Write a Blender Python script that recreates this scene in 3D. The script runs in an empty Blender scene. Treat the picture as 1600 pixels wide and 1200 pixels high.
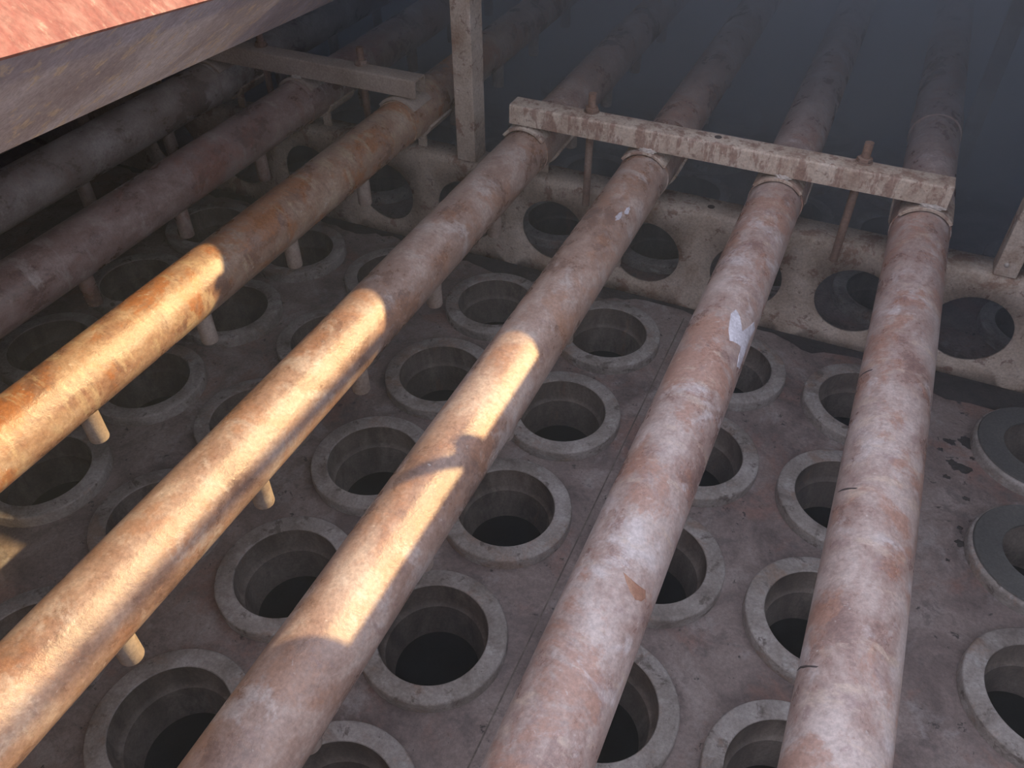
import bpy, bmesh, math, random
from mathutils import Vector, Matrix
random.seed(7)
scene = bpy.context.scene
COL = scene.collection

# ------------------------------------------------------------------ camera
F_PX = 1278.5162                       # focal length in pixels of a 1600 x 1200 picture
cam_data = bpy.data.cameras.new('camera')
cam_data.sensor_fit = 'HORIZONTAL'
cam_data.sensor_width = 36.0
cam_data.lens = F_PX / 1600.0 * 36.0
cam_data.clip_start = 0.01
cam_data.clip_end = 100
cam = bpy.data.objects.new('camera', cam_data)
COL.objects.link(cam)
R = ((0.9112785038348264, 0.4117732384544147, -0.0037800186765848676),
     (0.2761311738102138, -0.6178529283271783, -0.7362128318668313),
     (-0.3054882375781841, 0.6698511469333686, -0.6767395197939863))
ax, ay, az = (Vector(r) for r in R)    # picture right, picture down, view direction
m = Matrix((ax, -ay, -az)).transposed().to_4x4()
m.translation = Vector((0, 0, 0.9765))
cam.matrix_world = m
scene.camera = cam

# ------------------------------------------------------------------ sky, sun, exposure
SUN_DIR = Vector((1.0, 0.925, 0.863)).normalized()     # towards the sun
world = bpy.data.worlds.new('sky')
scene.world = world
world.use_nodes = True
wn = world.node_tree.nodes
bg = wn['Background']
bg.inputs['Color'].default_value = (0.80, 0.80, 0.92, 1)
bg.inputs['Strength'].default_value = 2.0
sun_data = bpy.data.lights.new('sun', 'SUN')
sun_data.energy = 8.0
sun_data.color = (1.0, 0.68, 0.30)
sun_data.angle = math.radians(0.53)
sun = bpy.data.objects.new('sun', sun_data)
COL.objects.link(sun)
sun.rotation_euler = SUN_DIR.to_track_quat('Z', 'Y').to_euler()
sun.location = SUN_DIR * 6
vs = scene.view_settings
vs.view_transform = 'Standard'
vs.look = 'None'
vs.exposure = 0.0
vs.gamma = 1.0
vs.use_curve_mapping = False
cy = scene.cycles
cy.use_denoising = True
cy.max_bounces = 10
cy.diffuse_bounces = 6
cy.glossy_bounces = 4
cy.volume_bounces = 4
cy.sample_clamp_indirect = 6.0

# ------------------------------------------------------------------ measured dimensions
PIPE_X = {0: -1.507, 1: -1.2722, 2: -1.0468, 3: -0.8155, 4: -0.54695, 5: -0.32423, 6: -0.09984, 7: 0.12385}
PIPE_Z, PIPE_R = 0.2835, 0.0429
COLS = {1: -1.275, 2: -1.040, 3: -0.805, 4: -0.5703, 5: -0.3364, 6: -0.1029, 7: 0.1291, 8: 0.4049}
ROWS = [0.008, 0.2413, 0.4797, 0.7135, 0.9425, 1.174]
ROWS_BACK = [1.52 + 0.2335 * k for k in range(5)]
FLOOR_Z = -0.0205
BEAM_Y, BEAM_Z = 1.328, 0.200
ROOF_Z = 0.79
X0, X1, Y0, Y1 = -2.3, 1.15, -0.75, 4.3

# ------------------------------------------------------------------ materials
def mat(name, stops, scale=(6, 6, 6), patches=(), rough=(0.45, 0.75), bump=0.25, bump_scale=60, speck=None,
        metallic=0.0, distortion=0.6, spec=0.5, grain=240):
    """Weathered paint: a noise through a colour ramp, then blotch layers (colour, scale, low, high, strength[, stretch])."""
    M = bpy.data.materials.new(name)
    M.use_nodes = True
    N, L = M.node_tree.nodes, M.node_tree.links
    N.clear()
    out = N.new('ShaderNodeOutputMaterial')
    b = N.new('ShaderNodeBsdfPrincipled')
    L.new(b.outputs[0], out.inputs[0])
    tc = N.new('ShaderNodeTexCoord')
    oi = N.new('ShaderNodeObjectInfo')
    mul = N.new('ShaderNodeMath'); mul.operation = 'MULTIPLY'; mul.inputs[1].default_value = 37.0
    L.new(oi.outputs['Random'], mul.inputs[0])
    add = N.new('ShaderNodeVectorMath'); add.operation = 'ADD'
    L.new(tc.outputs['Object'], add.inputs[0]); L.new(mul.outputs[0], add.inputs[1])
    def noise(sc, detail=8.0, rgh=0.62, dist=0.0, stretch=(1, 1, 1)):
        mp = N.new('ShaderNodeMapping')
        mp.inputs['Scale'].default_value = tuple(s * (sc if not isinstance(sc, tuple) else 1) for s in stretch) if not isinstance(sc, tuple) else sc
        L.new(add.outputs[0], mp.inputs[0])
        n = N.new('ShaderNodeTexNoise')
        n.inputs['Scale'].default_value = 1.0
        n.inputs['Detail'].default_value = detail
        n.inputs['Roughness'].default_value = rgh
        n.inputs['Distortion'].default_value = dist
        L.new(mp.outputs[0], n.inputs['Vector'])
        return n.outputs['Fac']
    base = noise(scale, 11, 0.68, distortion)
    ramp = N.new('ShaderNodeValToRGB')
    el = ramp.color_ramp.elements
    while len(el) > 1: el.remove(el[0])
    el[0].position, el[0].color = stops[0][0], (*stops[0][1], 1)
    for p, c in stops[1:]:
        e = el.new(p); e.color = (*c, 1)
    L.new(base, ramp.inputs[0])
    cur = ramp.outputs[0]
    for pt in patches:
        c, sc, lo, hi, st = pt[:5]
        stretch = pt[5] if len(pt) > 5 else (1, 1, 1)
        f = noise(sc, 10, 0.70, 0.35 if stretch == (1, 1, 1) else 0.1, stretch)
        r = N.new('ShaderNodeMapRange')
        r.inputs['From Min'].default_value, r.inputs['From Max'].default_value = lo, hi
        r.inputs['To Max'].default_value = st
        L.new(f, r.inputs['Value'])
        mx = N.new('ShaderNodeMix'); mx.data_type = 'RGBA'
        L.new(r.outputs[0], mx.inputs['Factor']); L.new(cur, mx.inputs[6])
        mx.inputs[7].default_value = (*c, 1)
        cur = mx.outputs[2]
    gf = noise(grain, 3, 0.7)                  # fine grain of dust and pitting
    gr = N.new('ShaderNodeMapRange')
    gr.inputs['From Min'].default_value, gr.inputs['From Max'].default_value = 0.32, 0.68
    gr.inputs['To Min'].default_value, gr.inputs['To Max'].default_value = 0.80, 1.19
    L.new(gf, gr.inputs['Value'])
    gm = N.new('ShaderNodeVectorMath'); gm.operation = 'SCALE'
    L.new(cur, gm.inputs[0]); L.new(gr.outputs[0], gm.inputs['Scale'])
    L.new(gm.outputs[0], b.inputs['Base Color'])
    rr = N.new('ShaderNodeMapRange')
    rr.inputs['From Min'].default_value, rr.inputs['From Max'].default_value = 0.3, 0.7
    rr.inputs['To Min'].default_value, rr.inputs['To Max'].default_value = rough
    L.new(base, rr.inputs['Value']); L.new(rr.outputs[0], b.inputs['Roughness'])
    b.inputs['Metallic'].default_value = metallic
    b.inputs['Specular IOR Level'].default_value = spec
    bp = N.new('ShaderNodeBump')
    bp.inputs['Strength'].default_value = bump
    bp.inputs['Distance'].default_value = 0.004
    f = noise(bump_scale, 8, 0.72)
    L.new(f, bp.inputs['Height']); L.new(bp.outputs[0], b.inputs['Normal'])
    return M

PIPE = dict(scale=(16, 11, 16), rough=(0.18, 0.46), bump=0.35, bump_scale=90, distortion=0.2, spec=0.85)
RUN = (1.0, 2.6, 1.0)                  # stains that run down round a pipe
M_PIPE_PALE = mat('pale_dusty_primer',
    [(0.34, (0.20, 0.12, 0.105)), (0.44, (0.30, 0.205, 0.18)), (0.52, (0.38, 0.295, 0.27)), (0.62, (0.47, 0.395, 0.375))],
    patches=[((0.34, 0.185, 0.135), 10, 0.51, 0.57, 0.75), ((0.52, 0.475, 0.48), 14, 0.55, 0.63, 0.75), ((0.26, 0.18, 0.18), 30, 0.57, 0.66, 0.65),
             ((0.50, 0.40, 0.33), 18, 0.56, 0.64, 0.6, RUN), ((0.62, 0.58, 0.57), 110, 0.63, 0.69, 0.6)], **PIPE)
M_PIPE_MIXED = mat('mauve_brown_rusty_primer',
    [(0.34, (0.17, 0.105, 0.085)), (0.44, (0.255, 0.165, 0.13)), (0.53, (0.34, 0.24, 0.20)), (0.63, (0.42, 0.335, 0.295))],
    patches=[((0.33, 0.175, 0.11), 12, 0.52, 0.59, 0.55), ((0.46, 0.405, 0.385), 16, 0.54, 0.63, 0.7), ((0.23, 0.15, 0.135), 28, 0.57, 0.66, 0.6, RUN),
             ((0.60, 0.54, 0.50), 110, 0.63, 0.69, 0.65)], **PIPE)
M_PIPE_RUST = mat('orange_rusty_primer',
    [(0.34, (0.18, 0.10, 0.07)), (0.45, (0.29, 0.175, 0.125)), (0.54, (0.36, 0.245, 0.175)), (0.64, (0.44, 0.34, 0.27))],
    patches=[((0.34, 0.145, 0.06), 9, 0.49, 0.55, 0.85), ((0.47, 0.37, 0.26), 14, 0.54, 0.62, 0.7, RUN), ((0.19, 0.115, 0.09), 26, 0.56, 0.65, 0.7, RUN),
             ((0.58, 0.53, 0.48), 70, 0.63, 0.69, 0.65)], **PIPE)
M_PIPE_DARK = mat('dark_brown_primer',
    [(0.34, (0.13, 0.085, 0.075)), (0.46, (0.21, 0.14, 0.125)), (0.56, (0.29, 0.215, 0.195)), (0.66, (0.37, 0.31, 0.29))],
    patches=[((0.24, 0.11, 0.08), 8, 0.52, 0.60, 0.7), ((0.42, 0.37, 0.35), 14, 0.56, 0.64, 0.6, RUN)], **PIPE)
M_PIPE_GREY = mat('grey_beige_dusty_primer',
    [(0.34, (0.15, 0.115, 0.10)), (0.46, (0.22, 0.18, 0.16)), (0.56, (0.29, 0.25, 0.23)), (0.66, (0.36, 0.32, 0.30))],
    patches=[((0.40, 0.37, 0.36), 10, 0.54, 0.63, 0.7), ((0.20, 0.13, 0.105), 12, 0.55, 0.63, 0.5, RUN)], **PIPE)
M_FLOOR = mat('stained_tubesheet_steel',
    [(0.34, (0.115, 0.09, 0.086)), (0.45, (0.18, 0.142, 0.135)), (0.54, (0.235, 0.19, 0.18)), (0.66, (0.30, 0.255, 0.245))],
    scale=(9, 9, 9), patches=[((0.24, 0.135, 0.11), 6, 0.53, 0.62, 0.65), ((0.34, 0.32, 0.32), 13, 0.56, 0.66, 0.6), ((0.11, 0.09, 0.09), 22, 0.56, 0.64, 0.6),
                              ((0.03, 0.026, 0.025), 55, 0.62, 0.655, 0.85)], rough=(0.5, 0.8), bump=0.4, bump_scale=80)
M_GUNK = mat('black_caked_dust', [(0.3, (0.018, 0.016, 0.016)), (0.7, (0.06, 0.05, 0.047))], scale=(30, 30, 30), rough=(0.8, 0.95), bump=0.6)
M_NOZ = mat('beige_nozzle_paint', [(0.32, (0.24, 0.18, 0.15)), (0.48, (0.36, 0.29, 0.25)), (0.62, (0.43, 0.37, 0.33))], scale=(20, 20, 12), rough=(0.5, 0.75), bump=0.3)
M_RING = mat('grey_dusty_ring_steel',
    [(0.34, (0.17, 0.145, 0.135)), (0.46, (0.26, 0.235, 0.22)), (0.56, (0.33, 0.305, 0.295)), (0.68, (0.41, 0.39, 0.385))],
    scale=(18, 18, 18), patches=[((0.095, 0.075, 0.065), 38, 0.57, 0.63, 0.8), ((0.28, 0.19, 0.145), 12, 0.54, 0.62, 0.6), ((0.44, 0.43, 0.44), 30, 0.58, 0.66, 0.6)],
    rough=(0.45, 0.75), bump=0.4, bump_scale=110)
M_CUP = mat('sooty_cup_steel',
    [(0.34, (0.065, 0.050, 0.042)), (0.50, (0.125, 0.102, 0.088)), (0.66, (0.20, 0.172, 0.152))], scale=(14, 14, 6),
    patches=[((0.05, 0.04, 0.035), 16, 0.52, 0.64, 0.8, (1, 1, 0.4)), ((0.20, 0.11, 0.07), 14, 0.60, 0.68, 0.6, (1, 1, 0.25))], rough=(0.6, 0.85))
M_BLACK = mat('shade_black_filter_felt', [(0.3, (0.008, 0.008, 0.008)), (0.7, (0.02, 0.018, 0.017))], rough=(0.9, 1.0), spec=0.1)  # near-black colour puts the shade deep inside the bag into the felt
M_GASKET = mat('dark_slate_gasket', [(0.32, (0.062, 0.062, 0.062)), (0.6, (0.095, 0.095, 0.093)), (0.75, (0.14, 0.135, 0.13))], scale=(8, 8, 8), rough=(0.6, 0.8))
M_BEAM = mat('beige_primed_beam',
    [(0.32, (0.31, 0.24, 0.19)), (0.45, (0.43, 0.355, 0.295)), (0.56, (0.50, 0.43, 0.37)), (0.68, (0.57, 0.50, 0.45))],
    scale=(13, 13, 13), patches=[((0.25, 0.15, 0.115), 15, 0.56, 0.60, 0.8), ((0.18, 0.115, 0.095), 44, 0.59, 0.63, 0.75),
                              ((0.30, 0.20, 0.14), 9, 0.53, 0.62, 0.6, (1, 1, 0.5))], rough=(0.5, 0.75), bump=0.35, bump_scale=90)
M_BAR = mat('beige_bar_with_rust_runs',
    [(0.32, (0.30, 0.215, 0.17)), (0.45, (0.42, 0.34, 0.28)), (0.57, (0.50, 0.43, 0.365)), (0.70, (0.55, 0.485, 0.43))],
    scale=(20, 20, 8), patches=[((0.235, 0.14, 0.11), 42, 0.51, 0.56, 0.75, (1, 1, 0.25)), ((0.19, 0.115, 0.09), 70, 0.57, 0.62, 0.7)], rough=(0.5, 0.75), bump=0.35, bump_scale=90)
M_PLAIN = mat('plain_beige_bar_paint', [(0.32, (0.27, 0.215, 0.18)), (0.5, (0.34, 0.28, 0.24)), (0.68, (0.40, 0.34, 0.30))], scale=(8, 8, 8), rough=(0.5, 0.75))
M_ROD = mat('rusty_threaded_rod', [(0.3, (0.13, 0.075, 0.055)), (0.55, (0.22, 0.145, 0.115)), (0.72, (0.32, 0.255, 0.22))], scale=(30, 30, 12), rough=(0.5, 0.8), bump=0.4, bump_scale=200)
M_WELD = mat('bright_weld_bead', [(0.3, (0.45, 0.40, 0.37)), (0.6, (0.62, 0.58, 0.55))], scale=(60, 60, 60), rough=(0.25, 0.45), bump=0.9, bump_scale=120, metallic=0.3)
M_WHITE = mat('chalky_white_crust', [(0.36, (0.36, 0.33, 0.36)), (0.5, (0.50, 0.49, 0.55)), (0.66, (0.62, 0.62, 0.69))], scale=(25, 25, 25), rough=(0.6, 0.8), bump=0.5)
M_RUSTSPOT = mat('bare_rust', [(0.36, (0.25, 0.12, 0.08)), (0.5, (0.31, 0.17, 0.115)), (0.66, (0.37, 0.235, 0.17))], scale=(22, 22, 22), rough=(0.6, 0.8))
M_SCRATCH_HOLE = mat('black_scratch_hole_shade', [(0.3, (0.03, 0.025, 0.025)), (0.7, (0.09, 0.07, 0.07))], scale=(60, 60, 60), rough=(0.6, 0.9))  # scratches, and the hole discs whose inner shade is put into this colour
M_RED = mat('sun_bleached_red_paint', [(0.30, (0.175, 0.052, 0.042)), (0.44, (0.21, 0.078, 0.066)), (0.56, (0.245, 0.115, 0.10)), (0.68, (0.28, 0.165, 0.145))],
            scale=(60, 60, 60), patches=[((0.40, 0.28, 0.23), 90, 0.57, 0.66, 0.6)], rough=(0.55, 0.8))
M_RIM = mat('grey_violet_rim_paint', [(0.36, (0.265, 0.24, 0.265)), (0.5, (0.335, 0.315, 0.35)), (0.64, (0.45, 0.44, 0.49))], scale=(14, 9, 14),
            patches=[((0.50, 0.42, 0.32), 70, 0.56, 0.585, 0.75), ((0.53, 0.52, 0.56), 22, 0.60, 0.70, 0.5)], rough=(0.45, 0.7))
M_SHELL = mat('dull_grey_plate', [(0.3, (0.12, 0.105, 0.10)), (0.55, (0.18, 0.165, 0.16)), (0.75, (0.24, 0.225, 0.22))], scale=(3, 3, 3), rough=(0.6, 0.8))

# ------------------------------------------------------------------ helpers
def ident(o, label=None, cat=None, group=None, kind=None):
    if label: o['label'] = label
    if cat: o['category'] = cat
    if group: o['group'] = group
    if kind: o['kind'] = kind
    return o

def thing(name, loc, label, cat, group=None):
    o = bpy.data.objects.new(name, None)
    o.empty_display_size = 0.03
    COL.objects.link(o)
    o.location = loc
    return ident(o, label, cat, group, 'thing')

def obj(name, bm, material, parent=None, loc=(0, 0, 0), smooth=True, bevel=0.0, angle=40):
    bmesh.ops.recalc_face_normals(bm, faces=bm.faces)
    me = bpy.data.meshes.new(name)
    bm.to_mesh(me); bm.free()
    me.materials.append(material)
    if smooth:
        for p in me.polygons: p.use_smooth = True
        me.set_sharp_from_angle(angle=math.radians(angle))
    o = bpy.data.objects.new(name, me)
    COL.objects.link(o)
    o.location = loc
    if parent: o.parent = parent
    if bevel:
        b = o.modifiers.new('bevel', 'BEVEL'); b.width = bevel; b.segments = 2; b.limit_method = 'ANGLE'
    return o

def dup(root, loc, label, group=None):
    r = root.copy(); COL.objects.link(r); r.location = loc; r['label'] = label
    if group: r['group'] = group
    for ch in list(root.children):
        c = ch.copy(); COL.objects.link(c); c.parent = r
        for g in ch.children:
            d = g.copy(); COL.objects.link(d); d.parent = c
    return r

def box(bm, x0, x1, y0, y1, z0, z1):
    v = [bm.verts.new(p) for p in ((x0, y0, z0), (x1, y0, z0), (x1, y1, z0), (x0, y1, z0), (x0, y0, z1), (x1, y0, z1), (x1, y1, z1), (x0, y1, z1))]
    for f in ((0, 3, 2, 1), (4, 5, 6, 7), (0, 1, 5, 4), (1, 2, 6, 5), (2, 3, 7, 6), (3, 0, 4, 7)):
        bm.faces.new([v[i] for i in f])
    return bm

def tube(bm, p0, p1, r0, r1=None, n=24, cap=True, rings=1):
    r1 = r0 if r1 is None else r1
    p0, p1 = Vector(p0), Vector(p1)
    d = (p1 - p0).normalized()
    u = d.orthogonal().normalized(); w = d.cross(u)
    L = []
    for k in range(rings + 1):
        t = k / rings; c = p0.lerp(p1, t); r = r0 + (r1 - r0) * t
        L.append([bm.verts.new(c + (u * math.cos(a) + w * math.sin(a)) * r) for a in (2 * math.pi * i / n for i in range(n))])
    for a, b in zip(L, L[1:]):
        for i in range(n):
            bm.faces.new((a[i], a[(i + 1) % n], b[(i + 1) % n], b[i]))
    if cap:
        bm.faces.new(L[0]); bm.faces.new(L[-1])
    return bm

def lathe(bm, prof, n=64, closed=False, cap_last=False):
    L = [[bm.verts.new((r * math.cos(2 * math.pi * i / n), r * math.sin(2 * math.pi * i / n), z)) for i in range(n)] for r, z in prof]
    pairs = list(zip(L, L[1:])) + ([(L[-1], L[0])] if closed else [])
    for a, b in pairs:
        for i in range(n):
            bm.faces.new((a[i], a[(i + 1) % n], b[(i + 1) % n], b[i]))
    if cap_last: bm.faces.new(L[-1])
    return bm

def prism(bm, poly, z0, z1):
    a = [bm.verts.new((x, y, z0)) for x, y in poly]; b = [bm.verts.new((x, y, z1)) for x, y in poly]
    bm.faces.new(a[::-1]); bm.faces.new(b)
    for i in range(len(poly)):
        j = (i + 1) % len(poly); bm.faces.new((a[i], a[j], b[j], b[i]))
    return bm

def arc_plate(bm, r, th, y0, y1, a0, a1, n=20):
    """curved plate round the Y axis; angles from straight up, positive towards +X"""
    rows = []
    for i in range(n + 1):
        a = math.radians(a0 + (a1 - a0) * i / n); s, c = math.sin(a), math.cos(a)
        rows.append([bm.verts.new((s * q, y, c * q)) for q, y in ((r, y0), (r + th, y0), (r + th, y1), (r, y1))])
    for a, b in zip(rows, rows[1:]):
        for i in range(4):
            bm.faces.new((a[i], a[(i + 1) % 4], b[(i + 1) % 4], b[i]))
    bm.faces.new(rows[0]); bm.faces.new(rows[-1][::-1])
    return bm

def holed_cell(bm, lo, hi, cen, r, place, n=64):
    """a rectangle lo..hi with a round hole; place(u, v) gives the vertex position"""
    inner, outer = [], []
    for i in range(n):
        a = 2 * math.pi * (i + 0.5) / n; c, s = math.cos(a), math.sin(a)
        inner.append(bm.verts.new(place(cen[0] + r * c, cen[1] + r * s)))
        t = 1e9
        if c > 1e-9: t = min(t, (hi[0] - cen[0]) / c)
        if c < -1e-9: t = min(t, (lo[0] - cen[0]) / c)
        if s > 1e-9: t = min(t, (hi[1] - cen[1]) / s)
        if s < -1e-9: t = min(t, (lo[1] - cen[1]) / s)
        outer.append((cen[0] + t * c, cen[1] + t * s))
    corners = [(hi[0], hi[1]), (lo[0], hi[1]), (lo[0], lo[1]), (hi[0], lo[1])]
    ov = [bm.verts.new(place(*p)) for p in outer]
    cv = {}
    for k, q in enumerate(corners):
        a = math.atan2(q[1] - cen[1], q[0] - cen[0]) % (2 * math.pi)
        cv[int(((a / (2 * math.pi)) * n - 0.5) // 1) % n] = bm.verts.new(place(*q))
    for i in range(n):
        j = (i + 1) % n
        f = [inner[i], ov[i]] + ([cv[i]] if i in cv else []) + [ov[j], inner[j]]
        bm.faces.new(f)

def structure(name, bm, m, **kw):
    return ident(obj(name, bm, m, **kw), kind='structure')

# ------------------------------------------------------------------ the setting
def mids(v, lo, hi):
    return [lo] + [(a + b) / 2 for a, b in zip(v, v[1:])] + [hi]
bm = bmesh.new()
xs = [COLS[k] for k in sorted(COLS)]
xb = mids(xs, xs[0] - 0.117, xs[-1] + 0.117)
all_rows = [(ROWS, mids(ROWS, ROWS[0] - 0.117, ROWS[-1] + 0.135)), (ROWS_BACK, mids(ROWS_BACK, ROWS_BACK[0] - 0.135, ROWS_BACK[-1] + 0.117))]
flat = lambda u, v: (u, v, FLOOR_Z)
def has_ring(c, j, back):
    """which bag holes are built: those the photograph can show"""
    if back: return j < (2 if c == 8 or c < 3 else 4)
    if c == 8: return j >= 2
    return j >= (0 if c in (4, 5) else 1)
def quad(bm, x0, x1, y0, y1, z=FLOOR_Z):
    bm.faces.new([bm.verts.new(p) for p in ((x0, y0, z), (x1, y0, z), (x1, y1, z), (x0, y1, z))])
for rows, yb in all_rows:
    for j, y in enumerate(rows):
        for i, x in enumerate(xs):
            if has_ring(sorted(COLS)[i], j, rows is ROWS_BACK):
                holed_cell(bm, (xb[i], yb[j]), (xb[i + 1], yb[j + 1]), (x, y), 0.0765, flat, 48)
            else:
                quad(bm, xb[i], xb[i + 1], yb[j], yb[j + 1])
ya, yc, yd, ye = all_rows[0][1][0], all_rows[0][1][-1], all_rows[1][1][0], all_rows[1][1][-1]
quad(bm, X0, X1, Y0, ya); quad(bm, X0, X1, ye, Y1); quad(bm, X0, X1, yc, yd)
for y0, y1 in ((ya, yc), (yd, ye)):
    quad(bm, X0, xb[0], y0, y1); quad(bm, xb[-1], X1, y0, y1)
bmesh.ops.remove_doubles(bm, verts=bm.verts, dist=1e-5)
fl = structure('floor', bm, M_FLOOR, smooth=False)
obj('plate_seam', box(bmesh.new(), -0.2205, -0.2185, -0.4, 1.30, FLOOR_Z - 0.001, FLOOR_Z + 0.0006), M_CUP, fl, smooth=False)

structure('wall_left', box(bmesh.new(), X0 - 0.02, X0, Y0, Y1, -0.9, ROOF_Z - 0.001), M_SHELL, smooth=False)
structure('wall_right', box(bmesh.new(), X1, X1 + 0.02, Y0, Y1, -0.9, ROOF_Z - 0.001), M_SHELL, smooth=False)
structure('wall_back', box(bmesh.new(), X0, X1, Y1, Y1 + 0.02, -0.9, ROOF_Z - 0.001), M_SHELL, smooth=False)
structure('wall_front', box(bmesh.new(), X0, X1, Y0 - 0.02, Y0, -0.9, ROOF_Z - 0.001), M_SHELL, smooth=False)

# roof with the open hatch: the sun and the sky come in through it
OPEN_FAR, SILL = 1.239, 0.270
ADDED_SLOT = (2.35, 3.15)                 # unseen far roof opening, added so the sky brightens the back haze
bm = bmesh.new()
prism(bm, [(X0 - 0.02, OPEN_FAR), (2.3, OPEN_FAR), (2.3, ADDED_SLOT[0]), (X0 - 0.02, ADDED_SLOT[0])], ROOF_Z, ROOF_Z + 0.006)
prism(bm, [(X0 - 0.02, ADDED_SLOT[1]), (2.3, ADDED_SLOT[1]), (2.3, Y1 + 0.02), (X0 - 0.02, Y1 + 0.02)], ROOF_Z, ROOF_Z + 0.006)
prism(bm, [(SILL, OPEN_FAR - 0.0005), (SILL, 0.803), (0.185, 0.75), (0.185, 0.60), (2.3, 0.60), (2.3, OPEN_FAR - 0.0005)], ROOF_Z, ROOF_Z + 0.006)
prism(bm, [(-0.348, 0.70), (-0.348, OPEN_FAR - 0.0005), (-0.78, OPEN_FAR - 0.0005), (-0.72, 1.15), (-0.495, 0.80), (-0.43, 0.70)], ROOF_Z, ROOF_Z + 0.006)
prism(bm, [(-0.48, Y0 - 0.02), (-0.48, 0.10), (-0.58, 0.30), (-0.68, 0.53), (-0.79, 0.70), (-1.02, 1.04), (-1.16, OPEN_FAR - 0.0005), (X0 - 0.02, OPEN_FAR - 0.0005), (X0 - 0.02, Y0 - 0.02)], ROOF_Z, ROOF_Z + 0.006)
prism(bm, [(-0.216, OPEN_FAR + 0.002), (-0.216, OPEN_FAR - 0.020), (-0.205, OPEN_FAR - 0.027), (-0.194, OPEN_FAR - 0.020), (-0.194, OPEN_FAR + 0.002)], ROOF_Z - 0.004, ROOF_Z - 0.0005)   # small unseen lug, added to notch the far shadow edge
box(bm, X0 - 0.02, 2.3, ADDED_SLOT[1] + 0.002, ADDED_SLOT[1] + 0.008, ROOF_Z + 0.0061, ROOF_Z + 0.82)      # unseen upright plate, added to keep the sun out of the far slot
structure('ceiling', bm, M_SHELL, smooth=False)

# caked dust lying along the foot of the beam
bm = bmesh.new()
n = 150
ra = []
for i in range(n + 1):
    x = -1.9 + 2.95 * i / n
    w = 0.016 + 0.012 * math.sin(x * 9.0) + 0.010 * math.sin(x * 31 + 1) + random.uniform(-0.006, 0.008) + 0.05 * math.exp(-((x - 0.33) / 0.10) ** 2) + 0.02 * math.exp(-((x + 0.75) / 0.2) ** 2)
    ra.append([bm.verts.new((x, BEAM_Y - 0.001, FLOOR_Z + 0.0006)), bm.verts.new((x, BEAM_Y - 0.001, FLOOR_Z + 0.006)), bm.verts.new((x, BEAM_Y - max(w, 0.004), FLOOR_Z + 0.0006))])
for a, b in zip(ra, ra[1:]):
    for i in range(3): bm.faces.new((a[i], a[(i + 1) % 3], b[(i + 1) % 3], b[i]))
bm.faces.new(ra[0]); bm.faces.new(ra[-1][::-1])
for x, y, r_ in ((.276, 1.155, .008), (.300, 1.163, .013), (.293, 1.101, .012), (.281, 1.106, .007), (.275, 1.07, .005), (.305, 1.034, .005), (.298, .97, .004), (.302, .939, .007), (.262, 1.13, .004), (.31, 1.13, .004), (.285, .90, .003)):
    c = bm.verts.new((x, y, FLOOR_Z + 0.0022)); L_ = []
    for i in range(18):
        a = 2 * math.pi * i / 18; q = r_ * random.uniform(0.55, 1.25); L_.append(bm.verts.new((x + q * 1.3 * math.cos(a), y + q * math.sin(a), FLOOR_Z + 0.0005)))
    for i in range(18): bm.faces.new((c, L_[i], L_[(i + 1) % 18]))
ident(obj('dust', bm, M_GUNK, smooth=True), 'black dust caked along the foot of the perforated beam', 'dust', kind='stuff')

# ------------------------------------------------------------------ red hatch door hanging open at the upper left
C0 = Vector((0, 0, 0.9765))
def sight(u, v):
    return ax * ((u - 800) / F_PX) + ay * ((v - 600) / F_PX) + az
DOOR_D = sight(834, -142).normalized()                       # the long edges of the door run this way
e1 = (SUN_DIR - DOOR_D * SUN_DIR.dot(DOOR_D)).normalized()
e2 = DOOR_D.cross(e1)
turn = math.radians(1.5)
up = e1 * math.cos(turn) - e2 * math.sin(turn)               # across the rim, away from its lower edge
nrm = e2 * math.cos(turn) + e1 * math.sin(turn)
low = C0 + sight(0, 240) * 0.45
w = sight(0, 88)
top = C0 + w * ((low - C0).dot(nrm) / w.dot(nrm))
depth = (top - low).dot(up)
door = thing('hatch_door', low, 'open red hatch door with a grey violet rim, tilted at the upper left', 'door')
S0, S1, WID = -0.50, 1.02, 0.42
def slab(bm, o, a, b, c):
    """box from corner o with edge vectors a, b, c"""
    v = [bm.verts.new(o + a * i + b * j + c * k) for k in (0, 1) for j in (0, 1) for i in (0, 1)]
    for f in ((0, 2, 3, 1), (4, 5, 7, 6), (0, 1, 5, 4), (2, 6, 7, 3), (0, 4, 6, 2), (1, 3, 7, 5)): bm.faces.new([v[i] for i in f])
    return bm
along = DOOR_D * (S1 - S0)
obj('rim', slab(bmesh.new(), DOOR_D * S0, along, up * (depth - 0.0025), nrm * -0.004), M_RIM, door, smooth=False)['label'] = 'grey violet rim with a streak of tan flaking paint'
obj('face', slab(bmesh.new(), DOOR_D * S0 + up * depth + nrm * 0.0006, along, up * -0.0024, nrm * -WID), M_RED, door, smooth=False)['label'] = 'sunlit salmon red painted face'
for sgn, at_ in ((1, S0), (-1, S1)):
    obj('end_plate', slab(bmesh.new(), DOOR_D * at_ - nrm * 0.005 + up * 0.001, DOOR_D * 0.004 * sgn, up * (depth - 0.004), nrm * -(WID - 0.010)), M_RIM, door, smooth=False)
obj('back_rim', slab(bmesh.new(), DOOR_D * S0 - nrm * (WID - 0.004), along, up * (depth - 0.0025), nrm * -0.004), M_RIM, door, smooth=False)

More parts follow.
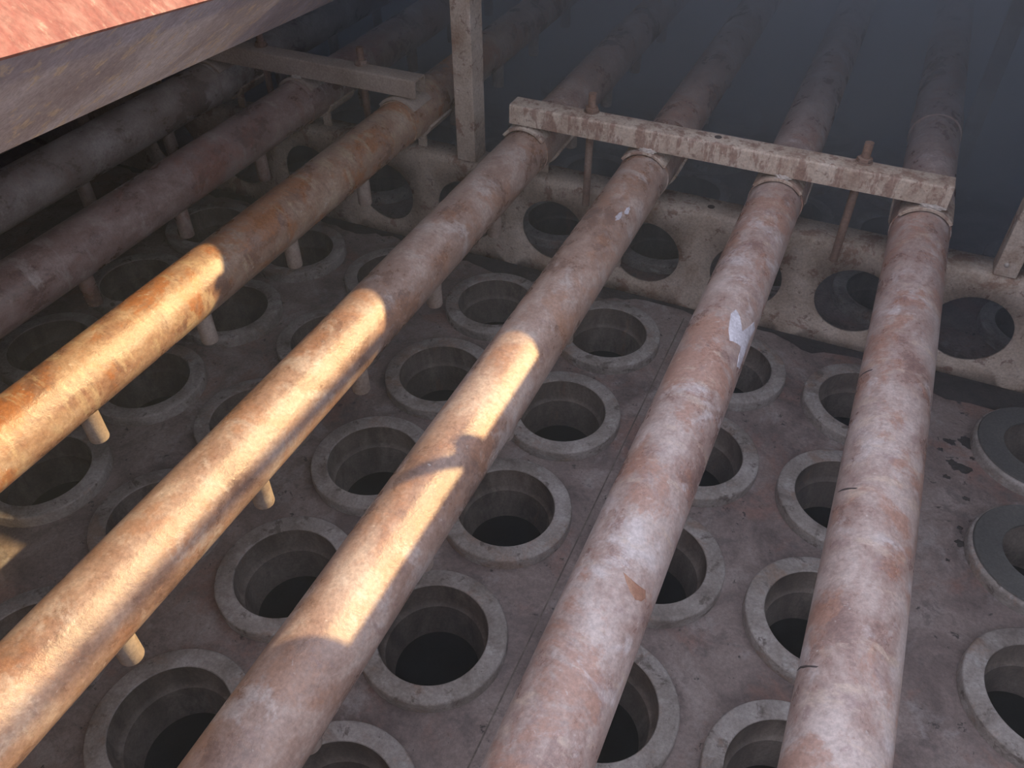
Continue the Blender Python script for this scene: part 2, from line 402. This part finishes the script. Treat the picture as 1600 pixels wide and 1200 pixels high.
# unseen bar and slanting rod, added and shaped to throw the two thin shadows
bm = prism(bmesh.new(), [(0.300, 1.108), (0.240, 1.059), (0.236, 1.045), (0.247, 1.032), (0.223, 1.003), (0.186, 0.956), (0.184, 0.938), (0.205, 0.958), (0.236, 0.994), (0.270, 1.033), (0.300, 1.060)], 0.7965, 0.8015)
ident(obj('shadow_bar', bm, M_BAR, smooth=False), 'unseen flat bar over the hatch sill, added to cast the small shadow band', 'shadow caster', kind='thing')
caster = thing('shadow_rod', (1.888, 2.07, ROOF_Z + 0.006), 'unseen slanting stay rod tied to a short post on the roof beyond the hatch', 'rod')
S_ = caster.location
obj('rod', tube(bmesh.new(), Vector((0.093, 1.266, 0.801)) - S_, Vector((1.872, 2.07, 2.364)) - S_, 0.0085, n=16), M_ROD, caster)
obj('post', tube(bmesh.new(), (0.01, 0.005, 0), (0.01, 0.005, 2.375 - S_.z), 0.02, n=16), M_ROD, caster)
obj('foot_plate', box(bmesh.new(), 0.05 - S_.x, 0.14 - S_.x, 1.245 - S_.y, 1.295 - S_.y, 0, 0.005), M_ROD, caster, smooth=False)

# ------------------------------------------------------------------ bag-hole rings
def ring_mesh():
    t = thing('bag_hole_ring', (0, 0, 0), 'ring', 'ring')
    obj('collar', lathe(bmesh.new(), [(0.0738, -0.001), (0.0748, 0.0), (0.0975, 0.0), (0.0992, -0.0012), (0.1, -0.003), (0.1, FLOOR_Z), (0.0738, FLOOR_Z)], closed=True), M_RING, t)
    obj('cup', lathe(bmesh.new(), [(0.0735, -0.0015), (0.0730, -0.036), (0.0700, -0.041), (0.0670, -0.043), (0.0640, -0.075), (0.0590, -0.098), (0.0620, -0.099), (0.0760, -0.046), (0.0755, FLOOR_Z - 0.001)]), M_CUP, t)
    obj('filter_bag', lathe(bmesh.new(), [(0.0605, -0.092), (0.0605, -0.55)], n=32, cap_last=True), M_BLACK, t)
    return t
proto = ring_mesh()
proto_g = None
ORD = ['nearest', 'second', 'third', 'fourth', 'fifth', 'sixth', 'seventh']
PNAME = {1: 'grey pipe beside the door', 2: 'dark brown shaded pipe', 3: 'orange sunlit pipe', 4: 'pipe with the shadow stripe',
         5: 'half sunlit pipe', 6: 'white crusted pipe', 7: 'rightmost pipe'}
first = True
def place(c, y, label, g):
    global first
    p = (COLS[c], y, 0)
    if first:
        proto.location = p; proto['label'] = label; proto['group'] = g; first = False
        return proto
    return dup(proto, p, label, g)
for c in sorted(COLS):
    for j, y in enumerate(ROWS):
        if not has_ring(c, j, False) or (c == 8 and j >= 4): continue
        k = len(ROWS) - 1 - j
        where = 'under the ' + PNAME[c] if c in PNAME else 'right of the rightmost pipe'
        place(c, y, 'grey bag-hole ring ' + where + ', ' + ('row' if k == 0 else ORD[k] + ' row') + (' nearest' if k == 0 else ' from') + ' the beam', 'bag-hole rings in front of the beam')
for c in sorted(COLS):
    for j, y in enumerate(ROWS_BACK):
        if not has_ring(c, j, True): continue
        where = 'under the ' + PNAME[c] if c in PNAME else 'right of the rightmost pipe'
        place(c, y, 'dim bag-hole ring ' + where + ', ' + ORD[j] + ' row behind the beam', 'bag-hole rings behind the beam')
# two rings under slate gaskets at the right edge
def gasket_ring(y, label):
    t = thing('bag_hole_ring', (COLS[8], y, 0), label, 'ring', 'gasketed bag-hole rings')
    obj('collar', lathe(bmesh.new(), [(0.0738, -0.001), (0.0748, 0.0), (0.0955, 0.0), (0.0985, -0.002), (0.1, -0.006), (0.1, FLOOR_Z), (0.0738, FLOOR_Z)], closed=True), M_RING, t)
    obj('gasket', lathe(bmesh.new(), [(0.056, 0.002), (0.0565, 0.0035), (0.094, 0.0035), (0.0955, 0.001), (0.0945, 0.0004), (0.056, 0.0004)], closed=True), M_GASKET, t)['label'] = 'dark slate grey gasket'
    obj('cup', lathe(bmesh.new(), [(0.0735, -0.0015), (0.0730, -0.036), (0.0670, -0.043), (0.0640, -0.075), (0.0590, -0.098), (0.0620, -0.099), (0.0760, -0.046), (0.0755, FLOOR_Z - 0.001)]), M_CUP, t)
    obj('filter_bag', lathe(bmesh.new(), [(0.0605, -0.092), (0.0605, -0.55)], n=32, cap_last=True), M_BLACK, t)
gasket_ring(ROWS[4], 'bag-hole ring under a wide slate gasket at the right edge, the nearer one')
gasket_ring(ROWS[5], 'bag-hole ring under a wide slate gasket at the right edge, the farther one')

# ------------------------------------------------------------------ blow pipes with nozzles
NOZ = [0.008, 0.235, 0.461, 0.685, 0.904, 1.128, 1.50, 1.72, 1.93, 2.15]
PLABEL = {
    0: 'hidden grey blow pipe beyond the grey pipe, mostly hidden by the red hatch door',
    1: 'dim grey blow pipe running close beside the rim of the red hatch door',
    2: 'dark brown blow pipe in full shade between the grey pipe and the orange sunlit pipe',
    3: 'orange rusty blow pipe at left, sunlit up to a round shadow edge',
    4: 'tan blow pipe sunlit down to the bottom left corner with a long dark shadow stripe',
    5: 'blow pipe with a sunlit upper face crossed by a small dark shadow band',
    6: 'pale pinkish blow pipe with a chalky white crust patch',
    7: 'rightmost pale pinkish blow pipe with rust blotches and short black scratches'}
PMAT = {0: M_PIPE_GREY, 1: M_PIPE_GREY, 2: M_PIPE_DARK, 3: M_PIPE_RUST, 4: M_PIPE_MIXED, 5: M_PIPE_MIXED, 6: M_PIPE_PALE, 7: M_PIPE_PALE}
M_SLEEVE = M_PIPE_PALE
def pipe_mesh(k):
    t = thing('blow_pipe', (PIPE_X[k], 0, PIPE_Z), PLABEL[k], 'pipe', 'blow pipes above the bag holes')
    obj('tube', tube(bmesh.new(), (0, -0.72, 0), (0, Y1 - 0.02, 0), PIPE_R, n=72, rings=60), PMAT[k], t)
    for y in NOZ:
        bm = lathe(bmesh.new(), [(0.0128, -0.028), (0.0128, -0.0955), (0.0120, -0.0975), (0.0100, -0.0975), (0.0100, -0.080)], n=24, cap_last=True)
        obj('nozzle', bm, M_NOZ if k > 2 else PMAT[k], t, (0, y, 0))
    obj('sleeve', arc_plate(bmesh.new(), PIPE_R - 0.001, 0.0028, 1.262, 1.40, -180, 179.9, 64), PMAT[k], t)
    if k == 7:
        obj('coupling', arc_plate(bmesh.new(), PIPE_R - 0.001, 0.0035, 1.62, 1.70, -180, 179.9, 64), PMAT[k], t)
    return t
P = {k: pipe_mesh(k) for k in PIPE_X}

def on_pipe_patch(k, name, pts, material, label, lift=0.0007):
    """a thin crust that follows the pipe: outline points as (degrees from the top towards +X, y)"""
    bm = bmesh.new()
    cx = sum(p[0] for p in pts) / len(pts); cyy = sum(p[1] for p in pts) / len(pts)
    nr = 6
    def pos(a, y, l):
        a = math.radians(a); return (math.sin(a) * (PIPE_R + l), y, math.cos(a) * (PIPE_R + l))
    layers = []
    for i in range(1, nr + 1):
        f = i / nr; l = lift if i < nr else 0.00008
        layers.append([bm.verts.new(pos(cx + (a - cx) * f, cyy + (y - cyy) * f, l)) for a, y in pts])
    c = bm.verts.new(pos(cx, cyy, lift))
    n = len(pts)
    for i in range(n):
        j = (i + 1) % n
        bm.faces.new((c, layers[0][i], layers[0][j]))
        for A, B in zip(layers, layers[1:]): bm.faces.new((A[i], B[i], B[j], A[j]))
    o = obj(name, bm, material, P[k])
    o['label'] = label
    return o
def ragged(ca, cyy, ra, ry, n=26, jag=0.3, seed=0):
    r = random.Random(seed); out = []
    for i in range(n):
        t = 2 * math.pi * i / n; s = 1 + r.uniform(-jag, jag)
        out.append((ca + ra * math.cos(t) * s, cyy + ry * math.sin(t) * s))
    return out
on_pipe_patch(6, 'white_crust', [(17.6, .896), (26, .890), (31, .874), (41, .862), (52, .883), (63, .908), (76, .907), (70, .875), (74, .815), (62, .809), (56, .825), (54, .842), (40, .838), (27.8, .833), (18.8, .851), (12.5, .883)], M_WHITE, 'chalky bluish white crust', 0.0010)
on_pipe_patch(6, 'rust_drip', [(12, .449), (22, .447), (34, .446), (50, .448), (54, .442), (50, .435), (40, .431), (30, .434), (20, .441)], M_RUSTSPOT, 'orange brown drip')
for q in ((-96, -45, .444, .434), (-76, -37, .661, .653), (-84, -48, .869, .862)):
    a0_, a1_, y0_, y1_ = q
    on_pipe_patch(7, 'scratch', [(a0_, y0_), (a0_ * .7 + a1_ * .3, y0_ * .7 + y1_ * .3 + .0016), (a0_ * .4 + a1_ * .6, y0_ * .4 + y1_ * .6 + .0012), (a1_, y1_ + .0004), (a1_ - 3, y1_ - .0008), (a0_ * .5 + a1_ * .5, y0_ * .5 + y1_ * .5 - .0016), (a0_ + 4, y0_ - .0014)], M_SCRATCH_HOLE, 'short black scratch', 0.0004)
for i, (a, y, ra_, ry_) in enumerate(((38, 1.085, 5, .012), (30, 1.06, 5, .013))):
    on_pipe_patch(5, 'paint_flake', ragged(a, y, ra_, ry_, 20, 0.25, i + 9), M_WHITE, 'pale lifted paint flake', 0.0008)

# ------------------------------------------------------------------ perforated beam
beam = thing('perforated_beam', (0, BEAM_Y, FLOOR_Z), 'beige perforated steel beam crossing the floor under the pipes', 'beam')
bm = bmesh.new()
HX = [0.650, 0.456, 0.262, 0.068, -0.126, -0.320, -0.514, -0.708, -0.902, -1.096, -1.29, -1.484]
ZT = BEAM_Z - FLOOR_Z - 0.014
web = lambda u, v: (u, 0.0, v)
for x in HX:
    holed_cell(bm, (x - 0.097, 0.0), (x + 0.097, ZT), (x, 0.108), 0.0665, web, 64)
lo, hi = HX[-1] - 0.097, HX[0] + 0.097
prof = [(0.0, ZT)] + [(0.014 - 0.014 * math.cos(t), ZT + 0.014 * math.sin(t)) for t in (math.radians(a) for a in (18, 36, 54, 72, 90))] + [(0.056, ZT + 0.014)]
bmesh.ops.remove_doubles(bm, verts=bm.verts, dist=1e-5)
tx = sorted(v.co.x for v in bm.verts if abs(v.co.z - ZT) < 1e-5)
segs = len(tx) - 1
L = [[bm.verts.new((x, y, z)) for x in tx] for y, z in prof]
for a, b in zip(L, L[1:]):
    for i in range(segs): bm.faces.new((a[i], a[i + 1], b[i + 1], b[i]))
for u0, u1 in ((X0 + 0.001, lo), (hi, X1 - 0.001)):
    pr2 = [(0.0, 0.0)] + prof
    La = [[bm.verts.new((u, y, z)) for u in (u0, u1)] for y, z in pr2]
    for a, b in zip(La, La[1:]): bm.faces.new((a[0], a[1], b[1], b[0]))
bmesh.ops.remove_doubles(bm, verts=bm.verts, dist=1e-5)
body = obj('channel_body', bm, M_BEAM, beam, angle=50)
sol = body.modifiers.new('thickness', 'SOLIDIFY'); sol.thickness = 0.005; sol.offset = -1
for k in PIPE_X:
    bm = arc_plate(bmesh.new(), PIPE_R + 0.0022, 0.0045, -0.012, 0.075, 112, 248, 20)
    o = obj('cradle', bm, M_BEAM, beam, (PIPE_X[k], 0.0, PIPE_Z - FLOOR_Z))
    bm = box(bmesh.new(), -0.009, 0.009, 0.024, 0.029, BEAM_Z - FLOOR_Z, PIPE_Z - PIPE_R - 0.005 - FLOOR_Z)
    obj('cradle_foot', bm, M_BEAM, o, (0, 0, -(PIPE_Z - FLOOR_Z)), smooth=False)
for x, y in ((-0.215, 0.026), (0.42, 0.03)):
    obj('bolt_hole_disc', tube(bmesh.new(), (x, y, BEAM_Z - FLOOR_Z + 0.0001), (x, y, BEAM_Z - FLOOR_Z + 0.0006), 0.0065, n=20), M_SCRATCH_HOLE, beam)  # flat dark disc, the shade of a hole painted on the flange

# ------------------------------------------------------------------ clamp bars over the pipes
def clamp_bar(x0, x1, y0, pipes, rods, holes, label, welds, paint):
    t = thing('clamp_bar', ((x0 + x1) / 2, y0 + 0.02, 0.3355), label, 'bar', 'clamp bars lying across the pipes')
    T = t.location
    h, w, th = 0.034, 0.040, 0.004
    xa, xb_ = x0 - T.x, x1 - T.x
    bm = bmesh.new()
    pr_ = [(-w / 2, 0)] + [(-w / 2 + 0.004 - 0.004 * math.cos(a), h - 0.004 + 0.004 * math.sin(a)) for a in (0, math.pi / 6, math.pi / 3, math.pi / 2)] \
        + [(w / 2 - 0.004 + 0.004 * math.sin(a), h - 0.004 + 0.004 * math.cos(a)) for a in (0, math.pi / 6, math.pi / 3, math.pi / 2)] + [(w / 2, 0)] \
        + [(w / 2 - th, 0), (w / 2 - th, h - th), (-w / 2 + th, h - th), (-w / 2 + th, 0)]
    L = [[bm.verts.new((x, y, z)) for y, z in pr_] for x in (xa, xb_)]
    n = len(pr_)
    for i in range(n): bm.faces.new((L[0][i], L[0][(i + 1) % n], L[1][(i + 1) % n], L[1][i]))
    bm.faces.new(L[0]); bm.faces.new(L[1][::-1])
    obj('channel', bm, paint, t)
    for k in pipes:
        s = obj('saddle', arc_plate(bmesh.new(), PIPE_R + 0.0021, 0.0052, -0.026, 0.040, -52, 52, 18), paint, t, (PIPE_X[k] - T.x, 0, PIPE_Z - T.z), bevel=0.0008)
        if k in welds:
            bm = bmesh.new()
            bmesh.ops.create_icosphere(bm, subdivisions=3, radius=1.0)
            r = random.Random(k)
            for v in bm.verts:
                q = 1 + 0.25 * math.sin(v.co.x * 9 + k) * math.cos(v.co.z * 7) + r.uniform(-0.08, 0.08)
                v.co = Vector((v.co.x * welds[k], v.co.y * 0.004, v.co.z * 0.0042)) * q
            obj('weld_bead', bm, M_WELD, s, (0.004, -0.0215, PIPE_R + 0.0085))
    for x in rods:
        rd = obj('threaded_rod', tube(bmesh.new(), (0, 0, BEAM_Z - T.z - 0.012), (0, 0, 0.066), 0.0068, n=20), M_ROD, t, (x - T.x, 0.012, 0))
        nut = lathe(bmesh.new(), [(0.0075, h + 0.0003), (0.0135, h + 0.0003), (0.0135, h + 0.0018), (0.0118, h + 0.0020)], n=24)
        nut2 = lathe(nut, [(0.0118, h + 0.0019), (0.0118, h + 0.0075), (0.0105, h + 0.0085), (0.0068, h + 0.0085)], n=6)
        obj('nut', nut2, M_ROD, rd, angle=30)
    for x in holes:
        obj('drilled_hole_disc', tube(bmesh.new(), (0, 0, h + 0.0001), (0, 0, h + 0.0005), 0.006, n=20), M_SCRATCH_HOLE, t, (x - T.x, 0.004, 0))  # no bore cut: a dark disc carries the hole's shade as colour
    return t
clamp_bar(-0.575, 0.147, 1.255, (4, 5, 6, 7), (-0.434, 0.0145), (-0.212,), 'beige clamp bar with brown rust runs across the four right-hand pipes', {5: 0.014, 6: 0.012, 7: 0.019}, M_BAR)
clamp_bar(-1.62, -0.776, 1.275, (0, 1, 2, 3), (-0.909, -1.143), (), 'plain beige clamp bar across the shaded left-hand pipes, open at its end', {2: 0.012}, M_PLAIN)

# ------------------------------------------------------------------ posts
def post(x0, x1, y0, y1, z0, label, flat_bar=False):
    t = thing('support_post', ((x0 + x1) / 2, (y0 + y1) / 2, z0), label, 'post', 'upright posts under the roof')
    hx, hy, H = (x1 - x0) / 2, (y1 - y0) / 2, ROOF_Z - z0 - 0.0005
    bm = bmesh.new()
    if flat_bar:          # steel angle: one leg towards the camera, one leg back
        prism(bm, [(-hx, -hy), (hx, -hy), (hx, -hy + 0.005), (-hx + 0.005, -hy + 0.005), (-hx + 0.005, hy), (-hx, hy)], 0, H)
    else:
        box(bm, -hx, hx, -hy, hy, 0, H)
    obj('shaft', bm, M_BEAM, t, smooth=False, bevel=0.0015)
    if flat_bar:
        bm = bmesh.new(); bmesh.ops.create_uvsphere(bm, u_segments=16, v_segments=10, radius=0.004)
        obj('rivet', bm, M_WELD, t, (-0.004, -hy - 0.0005, 0.022))
    return t
post(-0.724, -0.684, 1.330, 1.378, BEAM_Z, 'square beige post standing on the perforated beam between the two clamp bars')
post(0.2575, 0.2925, 1.331, 1.370, BEAM_Z, 'beige steel angle post on the perforated beam at the right edge', True)
post(0.225, 0.262, 2.19, 2.23, FLOOR_Z, 'hazy far post at the top right corner, behind the beam')
post(-0.715, -0.675, 2.62, 2.66, FLOOR_Z, 'hazy far post at the top centre between two pipes')

# ------------------------------------------------------------------ haze in the chamber
def haze_mat(name, scatter, sc_density, absorb, ab_density):
    hz = bpy.data.materials.new(name); hz.use_nodes = True
    N, L = hz.node_tree.nodes, hz.node_tree.links
    N.clear()
    out = N.new('ShaderNodeOutputMaterial'); vol = N.new('ShaderNodeVolumeScatter'); ab = N.new('ShaderNodeVolumeAbsorption'); add = N.new('ShaderNodeAddShader')
    vol.inputs['Color'].default_value = (*scatter, 1)
    vol.inputs['Density'].default_value = sc_density
    vol.inputs['Anisotropy'].default_value = 0.2
    ab.inputs['Color'].default_value = (*absorb, 1)
    ab.inputs['Density'].default_value = ab_density
    L.new(vol.outputs[0], add.inputs[0]); L.new(ab.outputs[0], add.inputs[1]); L.new(add.outputs[0], out.inputs['Volume'])
    return hz
HAZE_Y, HAZE_FAR = 1.40, 2.0
ident(obj('haze', box(bmesh.new(), X0 + 0.001, X1 - 0.001, Y0 + 0.001, HAZE_Y, FLOOR_Z + 0.001, ROOF_Z - 0.001), haze_mat('thin_dusty_haze', (0.70, 0.84, 1.0), 0.032, (0.2, 0.5, 0.8), 0.03), smooth=False),
      'thin dusty haze in the near part of the chamber under the hatch', 'haze', kind='stuff')
ident(obj('haze', box(bmesh.new(), X0 + 0.001, X1 - 0.001, HAZE_Y + 0.0005, HAZE_FAR, FLOOR_Z + 0.001, ROOF_Z - 0.001), haze_mat('blue_haze', (0.82, 0.90, 1.0), 1.0, (0.0, 0.30, 0.60), 0.45), smooth=False),
      'blue grey haze in the dark part of the chamber just behind the beam', 'haze', kind='stuff')
ident(obj('haze', box(bmesh.new(), X0 + 0.001, X1 - 0.001, HAZE_FAR + 0.0005, Y1 - 0.001, FLOOR_Z + 0.001, ROOF_Z - 0.001), haze_mat('dense_blue_haze', (0.86, 0.92, 1.0), 4.6, (0.0, 0.45, 1.0), 0.65), smooth=False),
      'dense blue grey haze hiding the far end of the chamber', 'haze', kind='stuff')
